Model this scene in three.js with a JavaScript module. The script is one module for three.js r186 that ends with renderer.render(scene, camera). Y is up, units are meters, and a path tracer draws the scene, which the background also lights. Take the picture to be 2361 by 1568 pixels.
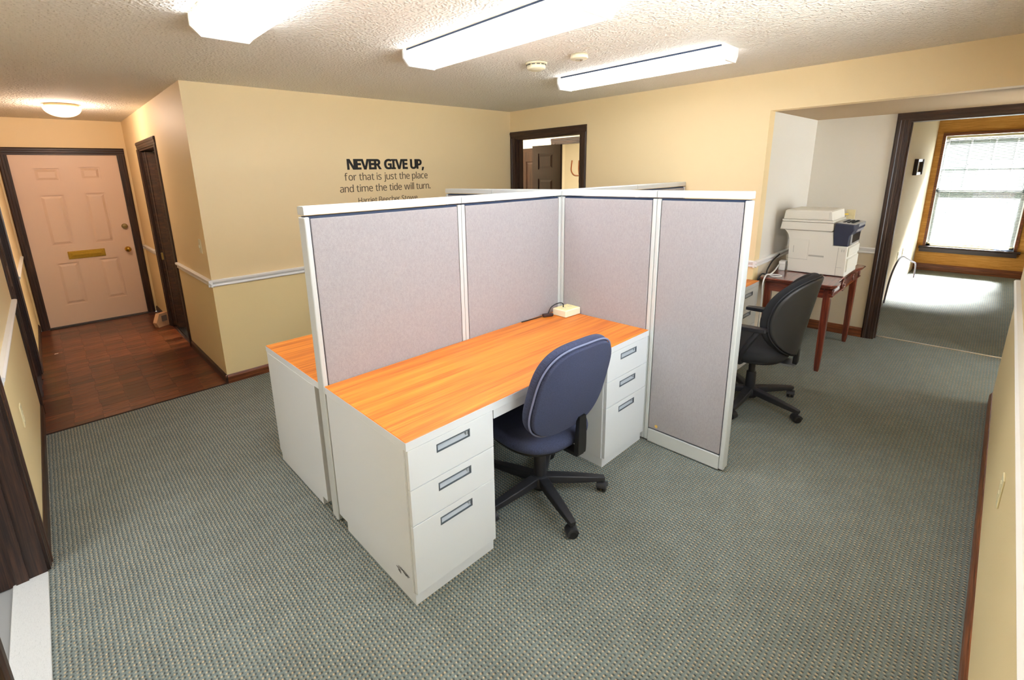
import * as THREE from 'three';
import { RoundedBoxGeometry } from 'three/addons/geometries/RoundedBoxGeometry.js';
import { TextGeometry } from 'three/addons/geometries/TextGeometry.js';
import { FontLoader } from 'three/addons/loaders/FontLoader.js';
import { mergeGeometries, mergeVertices, toCreasedNormals } from 'three/addons/utils/BufferGeometryUtils.js';
import { RectAreaLightUniformsLib } from 'three/addons/lights/RectAreaLightUniformsLib.js';

// ------------------------------------------------------------------ camera, sky, sun, exposure
const scene = new THREE.Scene();
const renderer = new THREE.WebGLRenderer({ antialias: true });
renderer.toneMapping = THREE.LinearToneMapping;
renderer.toneMappingExposure = 2.25;
renderer.shadowMap.enabled = true;
RectAreaLightUniformsLib.init();

const F = 1093.25, CX = 1127.89, CY = 665.83;
const camera = new THREE.PerspectiveCamera(2 * Math.atan(784 / F) * 180 / Math.PI, 2361 / 1568, 0.02, 200);
{
  const a = 42.7961 * Math.PI / 180, p = 13.6642 * Math.PI / 180, r = -1.4376 * Math.PI / 180;
  const fw = new THREE.Vector3(Math.sin(a) * Math.cos(p), -Math.sin(p), -Math.cos(a) * Math.cos(p));
  const rt = new THREE.Vector3(Math.cos(a), 0, Math.sin(a));
  const up = new THREE.Vector3().crossVectors(rt, fw);
  const rt2 = rt.clone().multiplyScalar(Math.cos(r)).addScaledVector(up, Math.sin(r));
  const up2 = up.clone().multiplyScalar(Math.cos(r)).addScaledVector(rt, -Math.sin(r));
  const m = new THREE.Matrix4().makeBasis(rt2, up2, fw.clone().negate());
  camera.position.set(-2.5773, 1.6751, 2.0486);
  camera.quaternion.setFromRotationMatrix(m);
  camera.setViewOffset(2361, 1568, 1180.5 - CX, 784 - CY, 2361, 1568);
  camera.updateProjectionMatrix();
}
scene.background = new THREE.Color(0.78, 0.89, 1.0);
scene.backgroundIntensity = 6.0;
const SUN = new THREE.DirectionalLight(0xf2f6ff, 75.0);
SUN.position.set(6.6 + 10, 8.6, 1.8 + 1.6); SUN.target.position.set(6.6, 0, 1.8);
SUN.castShadow = true; SUN.shadow.radius = 30; SUN.shadow.mapSize.set(2048, 2048);
Object.assign(SUN.shadow.camera, { left: -9, right: 9, top: 9, bottom: -9, near: 0.5, far: 40 });
scene.add(SUN, SUN.target);
const TUBE = 9.5, TUBE_GLOW = 1.0, TUBE_COLOR = 0xe6efff;          // fluorescent fittings
const DOME = 1.1, DOME_GLOW = 1.1, DOME_COLOR = 0xffe4d0;         // hall lamp
const ROOM_LAMP = 15, BATH_FILL = 5;                                              // lamps of rooms beyond the doors; the bathroom one is added unseen fill

// ------------------------------------------------------------------ helpers
const NI = Symbol('flat');
THREE.BufferGeometry.prototype[NI] = function () { return this.index ? this.toNonIndexed() : this; };
let seed = 7;
const rnd = () => { seed = (seed * 1664525 + 1013904223) >>> 0; return seed / 4294967296; };
const used = {};
function numbered(name) { const n = used[name] = (used[name] ?? -1) + 1; return n ? `${name}_${String(n).padStart(3, '0')}` : name; }
function metreUV(g, flip) {
  g = g.index ? g[NI]() : g;
  g.computeVertexNormals();
  const p = g.attributes.position, n = g.attributes.normal, uv = new Float32Array(p.count * 2);
  for (let i = 0; i < p.count; i++) {
    const ax = Math.abs(n.getX(i)), ay = Math.abs(n.getY(i)), az = Math.abs(n.getZ(i));
    let u, v;
    if (ay >= ax && ay >= az) { u = p.getX(i); v = p.getZ(i); } else if (ax >= az) { u = p.getZ(i); v = p.getY(i); } else { u = p.getX(i); v = p.getY(i); }
    if (flip) [u, v] = [v, u];
    uv[2 * i] = u; uv[2 * i + 1] = v;
  }
  g.setAttribute('uv', new THREE.BufferAttribute(uv, 2));
  return g;
}
function box(x0, x1, y0, y1, z0, z1, flip) {
  const g = new THREE.BoxGeometry(Math.abs(x1 - x0), Math.abs(y1 - y0), Math.abs(z1 - z0));
  g.translate((x0 + x1) / 2, (y0 + y1) / 2, (z0 + z1) / 2);
  return metreUV(g, flip);
}
function rbox(x0, x1, y0, y1, z0, z1, r = 0.004, seg = 2) {
  const g = new RoundedBoxGeometry(Math.abs(x1 - x0), Math.abs(y1 - y0), Math.abs(z1 - z0), seg, r);
  g.translate((x0 + x1) / 2, (y0 + y1) / 2, (z0 + z1) / 2);
  return g.index ? g[NI]() : g;
}
const merge = (gs) => { const l = gs.map((g) => { g = g.index ? g[NI]() : g.clone(); for (const k of Object.keys(g.attributes)) if (!['position', 'normal', 'uv'].includes(k)) g.deleteAttribute(k); return g; }); return l.length > 1 ? mergeGeometries(l) : l[0]; };
function mesh(name, geo, mat, parent) {
  if (Array.isArray(geo)) geo = merge(geo);
  const m = new THREE.Mesh(geo, mat); m.name = parent ? name : numbered(name);
  m.castShadow = m.receiveShadow = true;
  if (parent) { const n = parent.children.filter((c) => c.name.replace(/_\d{3}$/, '') === name).length; if (n) m.name = `${name}_${String(n).padStart(3, '0')}`; parent.add(m); } else scene.add(m);
  return m;
}
function thing(name, label, category, pos = [0, 0, 0], turn = 0, group) {
  const o = new THREE.Group(); o.name = numbered(name); scene.add(o);
  o.position.set(...pos); o.rotation.y = turn; o.userData = { label, category };
  if (group) o.userData.group = group;
  return o;
}
function struct(name, geo, mat) { const m = mesh(name, geo, mat); m.userData.kind = 'structure'; return m; }
function structGroup(name) { const o = new THREE.Group(); o.name = numbered(name); o.userData.kind = 'structure'; scene.add(o); return o; }
function copy(src, label, pos, turn = 0) { const c = src.clone(); c.name = numbered(src.name.replace(/_\d{3}$/, '')); c.userData = { ...src.userData, label }; c.position.set(...pos); c.rotation.y = turn; scene.add(c); return c; }
function tube(pts, r, seg = 24, rad = 8) { return new THREE.TubeGeometry(new THREE.CatmullRomCurve3(pts.map((p) => new THREE.Vector3(...p))), seg, r, rad)[NI](); }
function shape(pts) { const s = new THREE.Shape(); pts.forEach((p, i) => i ? s.lineTo(...p) : s.moveTo(...p)); s.closePath(); return s; }
// a profile in (a, b) swept along one axis: 'x' puts a on z and b on y; 'z' puts a on x and b on y
function prism(pts, from, to, axis = 'x', bevel = 0) {
  const g = new THREE.ExtrudeGeometry(pts instanceof THREE.Shape ? pts : shape(pts), { depth: to - from - 2 * bevel, bevelEnabled: bevel > 0, bevelSize: bevel, bevelThickness: bevel, bevelOffset: -bevel, bevelSegments: 2, curveSegments: 10 });
  g.translate(0, 0, from + bevel);
  if (axis === 'x') { g.applyMatrix4(new THREE.Matrix4().set(0, 0, 1, 0, 0, 1, 0, 0, 1, 0, 0, 0, 0, 0, 0, 1)); const p = g.attributes.position; for (let i = 0; i < p.count; i += 3) { for (const at of [g.attributes.position, g.attributes.uv]) { const s = at.itemSize; for (let k = 0; k < s; k++) { const t = at.array[(i + 1) * s + k]; at.array[(i + 1) * s + k] = at.array[(i + 2) * s + k]; at.array[(i + 2) * s + k] = t; } } } }
  return metreUV(g);
}
function lathe(pts, seg = 32) { return new THREE.LatheGeometry(pts.map((p) => new THREE.Vector2(...p)), seg)[NI](); }
function bar(a, b, w0, h0, w1 = w0, h1 = h0) {                       // tapered beam from a to b
  const A = new THREE.Vector3(...a), B = new THREE.Vector3(...b), L = A.distanceTo(B);
  const g = new RoundedBoxGeometry(1, 1, L, 3, 0.18);
  const p = g.attributes.position;
  for (let i = 0; i < p.count; i++) { const t = p.getZ(i) / L + 0.5; p.setX(i, p.getX(i) * (w0 + (w1 - w0) * t)); p.setY(i, p.getY(i) * (h0 + (h1 - h0) * t)); }
  g.computeVertexNormals();
  const o = new THREE.Object3D(); o.position.copy(A).add(B).multiplyScalar(0.5); o.lookAt(B); o.updateMatrix();
  g.applyMatrix4(o.matrix);
  return g.index ? g[NI]() : g;
}
// cushion: superellipse outline in (x, y), thickness along z, rounded rim; shape(x, y) -> z offset bends it
function cushion(w, h, t, n, { bulgeF = 0, bulgeB = 0, rim = 0.4, taper = 0, bend = () => 0, seg = 64 } = {}) {
  const prof = [];
  for (const [s, z] of [[0, -1], [0.35, -1], [0.65, -1], [0.85, -1]]) prof.push([s * (1 - rim * 0.2), z, -bulgeB * (1 - s * s)]);
  for (let i = 0; i <= 10; i++) { const a = -Math.PI / 2 + Math.PI * i / 10; prof.push([1 - rim * t / Math.min(w, h) * 2 * (1 - Math.cos(a)), Math.sin(a), 0]); }
  for (const [s, z] of [[0.85, 1], [0.65, 1], [0.35, 1], [0, 1]]) prof.push([s * (1 - rim * 0.2), z, bulgeF * (1 - s * s)]);
  const pos = [], idx = [];
  for (const [s, z, b] of prof) for (let j = 0; j < seg; j++) {
    const a = 2 * Math.PI * j / seg, c = Math.cos(a), d = Math.sin(a);
    let x = Math.sign(c) * Math.abs(c) ** (2 / n) * w / 2 * s, y = Math.sign(d) * Math.abs(d) ** (2 / n) * h / 2 * s;
    x *= 1 + taper * y / (h / 2);
    pos.push(x, y, z * t / 2 + b + bend(x, y));
  }
  const R = prof.length;
  for (let i = 0; i < R - 1; i++) for (let j = 0; j < seg; j++) { const a = i * seg + j, b = i * seg + (j + 1) % seg, c = a + seg, d = b + seg; idx.push(a, b, d, a, d, c); }
  const g = new THREE.BufferGeometry(); g.setAttribute('position', new THREE.Float32BufferAttribute(pos, 3)); g.setIndex(idx);
  g.computeVertexNormals();
  const uv = []; for (let i = 0; i < pos.length; i += 3) uv.push(pos[i], pos[i + 1]); g.setAttribute('uv', new THREE.Float32BufferAttribute(uv, 2));
  return g[NI]();
}
const rot = (g, ax, a) => { g['rotate' + ax](a); return g; };
const at = (g, x, y, z) => { g.translate(x, y, z); return g; };

// ------------------------------------------------------------------ textures
function dataTex(w, h, fn, rep, srgb = true) {
  const d = new Uint8Array(w * h * 4);
  for (let y = 0; y < h; y++) for (let x = 0; x < w; x++) { const c = fn(x, y), i = (y * w + x) * 4; d[i] = Math.max(0, Math.min(255, c[0])); d[i + 1] = Math.max(0, Math.min(255, c[1])); d[i + 2] = Math.max(0, Math.min(255, c[2])); d[i + 3] = 255; }
  const t = new THREE.DataTexture(d, w, h); t.wrapS = t.wrapT = THREE.RepeatWrapping; t.magFilter = THREE.LinearFilter; t.minFilter = THREE.LinearMipmapLinearFilter; t.generateMipmaps = true;
  t.repeat.set(1 / rep[0], 1 / rep[1]); if (srgb) t.colorSpace = THREE.SRGBColorSpace; t.needsUpdate = true; return t;
}
function lattice(nx, ny) { const v = new Float32Array(nx * ny); for (let i = 0; i < v.length; i++) v[i] = rnd(); return (x, y) => { x = ((x % nx) + nx) % nx; y = ((y % ny) + ny) % ny; const i = Math.floor(x), j = Math.floor(y); let f = x - i, g = y - j; f = f * f * (3 - 2 * f); g = g * g * (3 - 2 * g); const q = (a, b) => v[(b % ny) * nx + a % nx]; return (q(i, j) * (1 - f) + q(i + 1, j) * f) * (1 - g) + (q(i, j + 1) * (1 - f) + q(i + 1, j + 1) * f) * g; }; }
// looped carpet: tan loops on a 16 x 18 mm grid in grey-green pile, dark pits between the loops
const carpetH = [];
const carpetTex = (() => {
  const N = 1536, C = 30, cell = N / C, cx = [], tone = [], fine = lattice(384, 384), mid = lattice(120, 120), big = lattice(9, 9);
  for (let i = 0; i < C * C; i++) { cx.push([(rnd() - 0.5) * 0.22, (rnd() - 0.5) * 0.22]); tone.push([rnd(), rnd()]); }
  return dataTex(N, N, (x, y) => {
    const u = x / cell, v = y / cell, i = Math.floor(u), j = Math.floor(v);
    let k = 0, hue = 0, sh = 0;
    for (let a = -1; a <= 1; a++) for (let b = -1; b <= 1; b++) {
      const ii = (i + a + C) % C, jj = (j + b + C) % C, c = cx[jj * C + ii], dx = u - (i + a) - 0.5 - c[0], dy = v - (j + b) - 0.5 - c[1];
      const e = Math.exp(-(dx * dx * 22 + dy * dy * 16)); if (e > k) { k = e; hue = tone[jj * C + ii]; }
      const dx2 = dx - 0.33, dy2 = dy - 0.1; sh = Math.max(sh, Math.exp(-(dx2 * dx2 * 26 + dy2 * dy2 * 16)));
    }
    const loops = 0.5 + 0.5 * Math.sin(u * 6.283 * 3 + 2 * mid(x * 120 / N, y * 120 / N)) * Math.sin(v * 6.283 * 3 + 3 * mid(y * 120 / N, x * 120 / N));
    const f = fine(x * 384 / N, y * 384 / N), B = big(x * 9 / N, y * 9 / N);
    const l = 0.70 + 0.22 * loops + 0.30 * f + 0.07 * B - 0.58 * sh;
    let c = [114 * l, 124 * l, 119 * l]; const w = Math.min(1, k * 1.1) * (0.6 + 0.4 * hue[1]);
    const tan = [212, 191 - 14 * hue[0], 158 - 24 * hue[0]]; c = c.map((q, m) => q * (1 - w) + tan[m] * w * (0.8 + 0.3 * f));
    if (x % 2 === 0 && y % 2 === 0) carpetH.push(120 * k + 60 * loops + 60 * f - 60 * sh);
    return c;
  }, [0.50, 0.53]);
})();
const carpetBump = dataTex(768, 768, (x, y) => { const v = carpetH[y * 768 + x] + 40; return [v, v, v]; }, [0.50, 0.53], false);
function woodTex(N, base, dark, light, rep, streak = 96, contrast = 1) {
  const a = lattice(6, streak), b = lattice(14, streak * 3), c = lattice(48, N / 2), d = lattice(3, 14);
  return dataTex(N, N, (x, y) => {
    const u = x / N, v = y / N, wob = 0.02 * d(u * 3, v * 14);
    let t = 0.45 * a(u * 6, (v + wob) * streak) + 0.3 * b(u * 14, (v + wob) * streak * 3) + 0.15 * c(u * 48, v * N / 2) + 0.25 * d(u * 3, v * 14);
    t = Math.max(0, Math.min(1, 0.5 + (t - 0.57) * 1.9 * contrast));
    const s = t < 0.5 ? [dark, base, t * 2] : [base, light, t * 2 - 1];
    return [0, 1, 2].map((k) => s[0][k] + (s[1][k] - s[0][k]) * s[2]);
  }, rep);
}
const laminateTex = woodTex(1024, [218, 124, 38], [188, 94, 26], [230, 145, 52], [2.4, 0.75], 52, 0.85);
const trimTex = woodTex(512, [52, 34, 26], [34, 23, 19], [74, 47, 33], [0.8, 0.16], 40);
const redTrimTex = woodTex(512, [120, 66, 36], [84, 44, 24], [150, 88, 50], [0.8, 0.16], 40);
const mahoganyTex = woodTex(512, [112, 46, 30], [76, 28, 20], [142, 66, 42], [0.7, 0.14], 50);
const grassTex = woodTex(512, [206, 146, 68], [176, 118, 48], [224, 170, 92], [0.7, 0.5], 170, 0.8);
const parqTex = woodTex(512, [108, 58, 36], [74, 38, 25], [140, 80, 48], [0.33, 0.16], 26, 1.1);
const noiseA = lattice(256, 256), noiseB = lattice(64, 64), noiseC = lattice(96, 96);
const popcornBump = dataTex(1024, 1024, (x, y) => { const a = noiseC(x * 96 / 1024, y * 96 / 1024), b = noiseA(x / 4, y / 4); const v = 255 * Math.max(0, Math.min(1, (a - 0.35) * 1.5)) * (0.6 + 0.4 * b); return [v, v, v]; }, [0.9, 0.9], false);
const paintBump = dataTex(512, 512, (x, y) => { const v = 128 + 90 * (noiseA(x / 2, y / 2) - 0.5) + 60 * (noiseB(x / 8, y / 8) - 0.5); return [v, v, v]; }, [0.4, 0.4], false);
const fabricTex = dataTex(1024, 1024, (x, y) => { const w = ((x >> 1) + (y >> 1)) % 2, s = noiseA(x / 4, y * 256 / 1024 * 3) - 0.5, q = noiseA(x * 3 / 4, y / 4) - 0.5, r = noiseB(x / 16, y / 16) - 0.5, v = 1 + 0.06 * (w - 0.5) + 0.10 * s + 0.10 * q + 0.05 * r; return [163 * v, 157 * v, 157 * v]; }, [0.5, 0.5]);
const clothTex = dataTex(512, 512, (x, y) => { const v = 1 + 0.5 * (noiseA(x / 2, y / 2) - 0.5) + 0.2 * ((x + y) % 2 - 0.5); return [57 * v, 62 * v, 86 * v]; }, [0.18, 0.18]);
const clothBump = dataTex(256, 256, (x, y) => { const v = 128 + 100 * (noiseA(x, y) - 0.5); return [v, v, v]; }, [0.1, 0.1], false);
const marbleTex = dataTex(512, 512, (x, y) => { const w = noiseB(x / 10, y / 10) + 0.5 * noiseA(x / 4, y / 4), k = Math.abs(Math.sin((x * 0.6 + y) * 0.022 + w * 5)); const v = 238 - 90 * Math.max(0, 1 - k * 5) * noiseB(y / 9, x / 9) - 10 * noiseA(x / 2, y / 2); return [v, v, v - 3]; }, [0.5, 0.5]);

// ------------------------------------------------------------------ materials
const std = (color, roughness = 0.6, o = {}) => new THREE.MeshStandardMaterial({ color, roughness, ...o });
const phys = (color, roughness, o = {}) => new THREE.MeshPhysicalMaterial({ color, roughness, ...o });
const M = {
  cream: std(0xf4dbab, 0.55, { bumpMap: paintBump, bumpScale: 0.0006 }),
  ochre: std(0xf5dda6, 0.5, { bumpMap: paintBump, bumpScale: 0.0006 }),
  stone: std(0xe3ddd2, 0.55, { bumpMap: paintBump, bumpScale: 0.0006 }), stoneLow: std(0xddcdb2, 0.5, { bumpMap: paintBump, bumpScale: 0.0006 }),
  ceiling: std(0xeee8dc, 0.95, { bumpMap: popcornBump, bumpScale: 0.006 }),
  rail: std(0xf1efec, 0.35),
  trim: std(0xffffff, 0.42, { map: trimTex }),
  doorWood: std(0x5c4038, 0.4, { map: redTrimTex }),
  redTrim: std(0xffffff, 0.4, { map: redTrimTex }),
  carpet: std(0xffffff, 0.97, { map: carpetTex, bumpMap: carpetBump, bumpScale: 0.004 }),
  pieces: [0xffffff, 0xe2d2c8, 0xc9b4a8, 0xf0d8c0, 0xb09c94].map((c) => phys(c, 0.32, { map: parqTex, clearcoat: 0.25, clearcoatRoughness: 0.25 })),
  subfloor: std(0x2c1a12, 0.8),
  marble: std(0xdededc, 0.3, { map: marbleTex }),
  peach: std(0xeccfb8, 0.42),
  brass: std(0xc79a3c, 0.22, { metalness: 1 }),
  oldBrass: std(0x9c8658, 0.3, { metalness: 1 }),
  putty: std(0xdbdddd, 0.42), puttyDark: std(0xb4b5b2, 0.45),
  cap: std(0xc9cbc7, 0.38),
  reveal: std(0x2e3f5c, 0.6), black: std(0x121214, 0.5),
  handleFrame: std(0x6f7880, 0.35, { metalness: 0.5 }), handleCup: std(0xb4babf, 0.3),
  laminate: std(0xffffff, 0.38, { map: laminateTex }),
  fabric: std(0xffffff, 0.95, { map: fabricTex }),
  cloth: std(0xffffff, 0.95, { map: clothTex, bumpMap: clothBump, bumpScale: 0.001 }),
  piping: std(0x767a94, 0.9),
  plastic: std(0x26262a, 0.48, { bumpMap: paintBump, bumpScale: 0.0004 }),
  blackCloth: std(0x202022, 0.92, { bumpMap: clothBump, bumpScale: 0.001 }),
  shell: std(0x333333, 0.42), steel: std(0x8d9094, 0.35, { metalness: 0.8 }),
  chrome: std(0xd8dade, 0.15, { metalness: 1 }),
  white: std(0xf3f3ef, 0.5), ivory: std(0xefe6c6, 0.5), almond: std(0xe6d9ae, 0.5),
  printer: std(0xe9e5d9, 0.5), printerLine: std(0xb9b6ab, 0.6), navy: std(0x2a3148, 0.45), silver: std(0xb9bcbf, 0.35, { metalness: 0.4 }),
  mahogany: phys(0xffffff, 0.3, { map: mahoganyTex, clearcoat: 1, clearcoatRoughness: 0.06 }),
  grass: std(0xffffff, 0.85, { map: grassTex }),
  lens: std(0xffffff, 0.5, { emissive: 0xfff8e6, emissiveIntensity: TUBE_GLOW }),
  dome: std(0xfff2e0, 0.4, { emissive: 0xffdcb4, emissiveIntensity: DOME_GLOW }),
  lampGlow: std(0xffffff, 0.5, { emissive: 0xfff2d8, emissiveIntensity: 2 }),
  glass: new THREE.MeshPhysicalMaterial({ color: 0xffffff, roughness: 0.02, transmission: 1, thickness: 0, ior: 1.5 }),
  slat: new THREE.MeshPhysicalMaterial({ color: 0x868a82, roughness: 0.9, transmission: 0.04, thickness: 0, side: THREE.DoubleSide }),
  cardboard: std(0xdcae88, 0.8), yellow: std(0xf2cf3a, 0.5), letter: std(0x15110f, 0.6), letterThin: std(0x66543a, 0.7),
};

// ------------------------------------------------------------------ the shell
const XL = -2.841, XR = 1.785, ZB = -2.21, ZN = 2.207, H = 2.393, XO = -1.677, ZH = -5.445, XA = 3.165, ZA = 0.672, HS = 2.105, R0 = 0.84, R1 = 0.896;
const E = 0.12;
// a wall as upper and lower paint fields; list of [x0,x1,y0,y1,z0,z1]
function wall(name, boxes, up = M.cream, low = M.ochre) {
  const g = structGroup(name), U = [], L = [];
  for (const [x0, x1, y0, y1, z0, z1] of boxes) { if (y1 > 0.87) U.push(box(x0, x1, Math.max(y0, 0.87), y1, z0, z1)); if (y0 < 0.87) L.push(box(x0, x1, y0, Math.min(y1, 0.87), z0, z1)); }
  if (U.length) mesh('upper_paint', U, up, g);
  if (L.length) mesh('lower_paint', L, low, g);
  return g;
}
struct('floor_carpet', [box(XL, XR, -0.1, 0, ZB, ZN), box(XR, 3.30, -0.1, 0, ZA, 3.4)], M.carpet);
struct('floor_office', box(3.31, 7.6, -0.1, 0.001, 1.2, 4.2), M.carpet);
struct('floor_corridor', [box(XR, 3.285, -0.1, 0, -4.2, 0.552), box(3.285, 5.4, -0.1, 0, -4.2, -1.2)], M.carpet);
struct('floor_bathroom', box(-4.6, XL - 0.02, -0.1, -0.004, -1.6, ZN), std(0x8c8c8a, 0.5));
struct('floor_closet', box(-1.557, 0.6, -0.1, 0, -5.2, -2.33), M.pieces[2]);
struct('ceiling', box(XL, XR, H, H + 0.12, ZH, ZN + 0.12), M.ceiling);
struct('ceiling_passage', [box(XR + E, XA, HS, H + 0.12, ZA, 3.4)], std(0xb29874, 0.7));  // tan base darkened so the colour carries the shade of the underside
struct('ceiling_office', box(3.30, 7.72, 2.5, 2.62, 1.08, 4.32), M.ceiling);
struct('ceiling_corridor', [box(XR, 3.285, H, H + 0.12, -4.32, 0.672), box(3.285, 5.52, H, H + 0.12, -4.32, -1.08)], std(0xf4f2ee, 0.9));
struct('ceiling_bathroom', box(-4.72, XL - E, H, H + 0.12, -1.72, ZN + 0.12), M.ceiling);
struct('ceiling_closet', box(-1.557, 0.72, H, H + 0.12, -5.32, -2.33), M.ceiling);

wall('wall_back', [[XO, XR + E, 0, H, ZB - E, ZB]]);
wall('wall_hall_right', [[XO, XO + E, 0, H, ZB - E, -3.56], [XO, XO + E, 2.02, H, -3.56, -4.50], [XO, XO + E, 0, H, -4.50, ZH]]);
wall('wall_hall_end', [[XL, -2.75, 0, H, ZH - E, ZH], [-1.778, XO + E, 0, H, ZH - E, ZH], [-2.75, -1.778, 2.005, H, ZH - E, ZH]]);
wall('wall_left', [[XL - E, XL, 0, H, ZH - E, -3.68], [XL - E, XL, 2.03, H, -3.68, -2.70], [XL - E, XL, 0, H, -2.70, -0.615], [XL - E, XL, 2.03, H, -0.615, 0.57], [XL - E, XL, 0, H, 0.57, ZN + E]]);
wall('wall_right', [[XR, XR + E, 2.08, H, -2.13, -1.155], [XR, XR + E, 0, H, -1.155, ZA], [XR, XR + E, 0, H, ZB, -2.13], [XR, XR + E, HS, H + 0.1, ZA, ZN]]);
wall('wall_near', [[XL, -1.9, 0, H + 0.1, ZN, ZN + E], [-1.9, 0.1, 0, 1.25, ZN, ZN + E], [-1.9, 0.1, 2.15, H + 0.1, ZN, ZN + E], [0.1, 2.09, 0, H + 0.1, ZN, ZN + E]]);
wall('wall_alcove_side', [[XR + E, 3.285, 0, H, ZA - E, ZA]], M.stone, M.stoneLow);
wall('wall_alcove_back', [[XA, 3.30, 0, H + 0.1, ZA, 1.36], [XA, 3.30, 2.045, H + 0.1, 1.36, 2.42], [XA, 3.30, 0, H + 0.1, 2.42, 3.4]], M.stone, M.stoneLow);
wall('wall_passage', [[1.97, 2.09, 0, HS + 0.1, ZN + E, 3.4], [1.97, 2.2, 0, HS + 0.1, 3.4, 3.52], [2.2, 3.1, 0, 0.5, 3.4, 3.52], [2.2, 3.1, 2.0, HS + 0.1, 3.4, 3.52], [3.1, 3.3, 0, HS + 0.1, 3.4, 3.52]]);
struct('wall_office_left', box(3.30, 7.6, 0, 2.5, 1.08, 1.2), std(0xefdcb8, 0.8));
struct('wall_office_right', [box(3.30, 7.6, 0, 2.5, 4.2, 4.32), box(3.18, 3.30, 0, 2.5, 3.4, 4.32), box(3.20, 3.30, H, 2.5, 1.08, 4.32)], std(0xe6cfa0, 0.8));
struct('wall_office_far', [box(7.6, 7.72, 0, 0.37, 1.08, 4.32), box(7.6, 7.72, 2.07, 2.5, 1.08, 4.32), box(7.6, 7.72, 0.37, 2.07, 1.08, 1.29), box(7.6, 7.72, 0.37, 2.07, 2.27, 4.32)], M.grass);
struct('wall_corridor', [box(XA + 0.03, 3.285, 0, H, -4.2, -2.66), box(XA + 0.03, 3.285, 2.085, H, -2.66, -1.75), box(XA + 0.03, 3.285, 0, H, -1.75, ZA - E), box(XR, 5.4, 0, H, -4.32, -4.2), box(5.4, 5.52, 0, H, -4.32, -1.08), box(3.285, 5.4, 0, H, -1.2, -1.08), box(XR, XR + E, 0, H, -4.2, ZB - E)], std(0xfaf2e0, 0.7));
struct('wall_bathroom', [box(-4.72, -4.6, 0, H, -1.72, ZN + E), box(-4.6, XL - E, 0, H, -1.72, -1.6), box(-4.6, XL - E, 0, H, ZN, ZN + E)], std(0xf2f2f0, 0.7));
struct('wall_closet', [box(0.6, 0.72, 0, 0.8, -5.32, -2.33), box(0.6, 0.72, 2.0, H, -5.32, -2.33), box(0.6, 0.72, 0.8, 2.0, -5.32, -4.6), box(0.6, 0.72, 0.8, 2.0, -3.4, -2.33), box(-1.557, 0.72, 0, H, -5.44, -5.32)], std(0xd8d4cc, 0.8));

// chair rail: one moulding profile, (out from wall, height)
const railProf = [[0, R0], [0.012, R0], [0.016, R0 + 0.008], [0.012, R0 + 0.018], [0.016, R0 + 0.028], [0.026, R0 + 0.036], [0.028, R0 + 0.05], [0.02, R1], [0, R1]];
const baseProf = (h) => [[0, 0], [0.014, 0], [0.014, h - 0.02], [0.008, h - 0.006], [0.004, h], [0, h]];
function runX(prof, x0, x1, z, dir) { return prism(prof.map(([a, b]) => [z + dir * a, b]), x0, x1, 'x'); }   // along x on a wall facing dir*z
function runZ(prof, z0, z1, x, dir) { return prism(prof.map(([a, b]) => [x + dir * a, b]), z0, z1, 'z'); }   // along z on a wall facing dir*x
let k = 1; const trimName = () => `trim_${k++}`;
struct(trimName(), [runX(railProf, XO - 0.028, XR, ZB, 1)], M.rail);
struct(trimName(), [runZ(railProf, -3.46, ZB + 0.028, XO, -1)], M.rail);
struct(trimName(), [runZ(railProf, ZH, -4.62, XO, -1)], M.rail);
struct(trimName(), [runZ(railProf, -1.081, ZA + 0.028, XR, -1)], M.rail);
struct(trimName(), [runX(railProf, XR - 0.028, XA, ZA, 1)], M.rail);
struct(trimName(), [runZ(railProf, ZA, 1.284, XA, -1)], M.rail);
struct(trimName(), [runX(railProf, XL, 2.105, ZN, -1)], M.rail);
struct(trimName(), [runZ(railProf, -2.62, -0.70, XL, 1)], M.rail);
struct(trimName(), [runZ(railProf, ZH, -3.76, XL, 1)], M.rail);
struct(trimName(), [runX(railProf, -1.705, XO, ZH, 1)], M.rail);
struct(trimName(), [runZ(railProf, 0.66, ZN, XL, 1)], M.rail);
struct('baseboard_back', runX(baseProf(0.075), XO - 0.014, XR, ZB, 1), M.redTrim);
struct('baseboard_hall_right', [runZ(baseProf(0.075), -3.46, ZB + 0.014, XO, -1), runZ(baseProf(0.075), ZH, -4.62, XO, -1)], M.trim);
struct('baseboard_left', [runZ(baseProf(0.085), -2.62, -0.70, XL, 1), runZ(baseProf(0.085), ZH, -3.76, XL, 1)], M.trim);
struct('baseboard_right', runZ(baseProf(0.08), -1.081, ZA, XR, -1), M.redTrim);
struct('baseboard_alcove', [runZ(baseProf(0.095), ZA, 1.284, XA, -1), runX(baseProf(0.095), XR, XA, ZA, 1)], M.redTrim);
struct('baseboard_near', runX(baseProf(0.085), XL, 2.09, ZN, -1), M.redTrim);
struct('baseboard_office', [runZ(baseProf(0.11), 1.2, 4.2, 7.6, -1)], M.redTrim);

// casings: stepped boards round an opening in a wall facing +-x or +-z
const casProf = (w, d = 1) => [[0, 0], [w, 0], [w, 0.012 * d], [w - 0.012, 0.018 * d], [w * 0.62, 0.018 * d], [w * 0.55, 0.013 * d], [w * 0.3, 0.013 * d], [w * 0.22, 0.01 * d], [0, 0.01 * d]];
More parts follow.
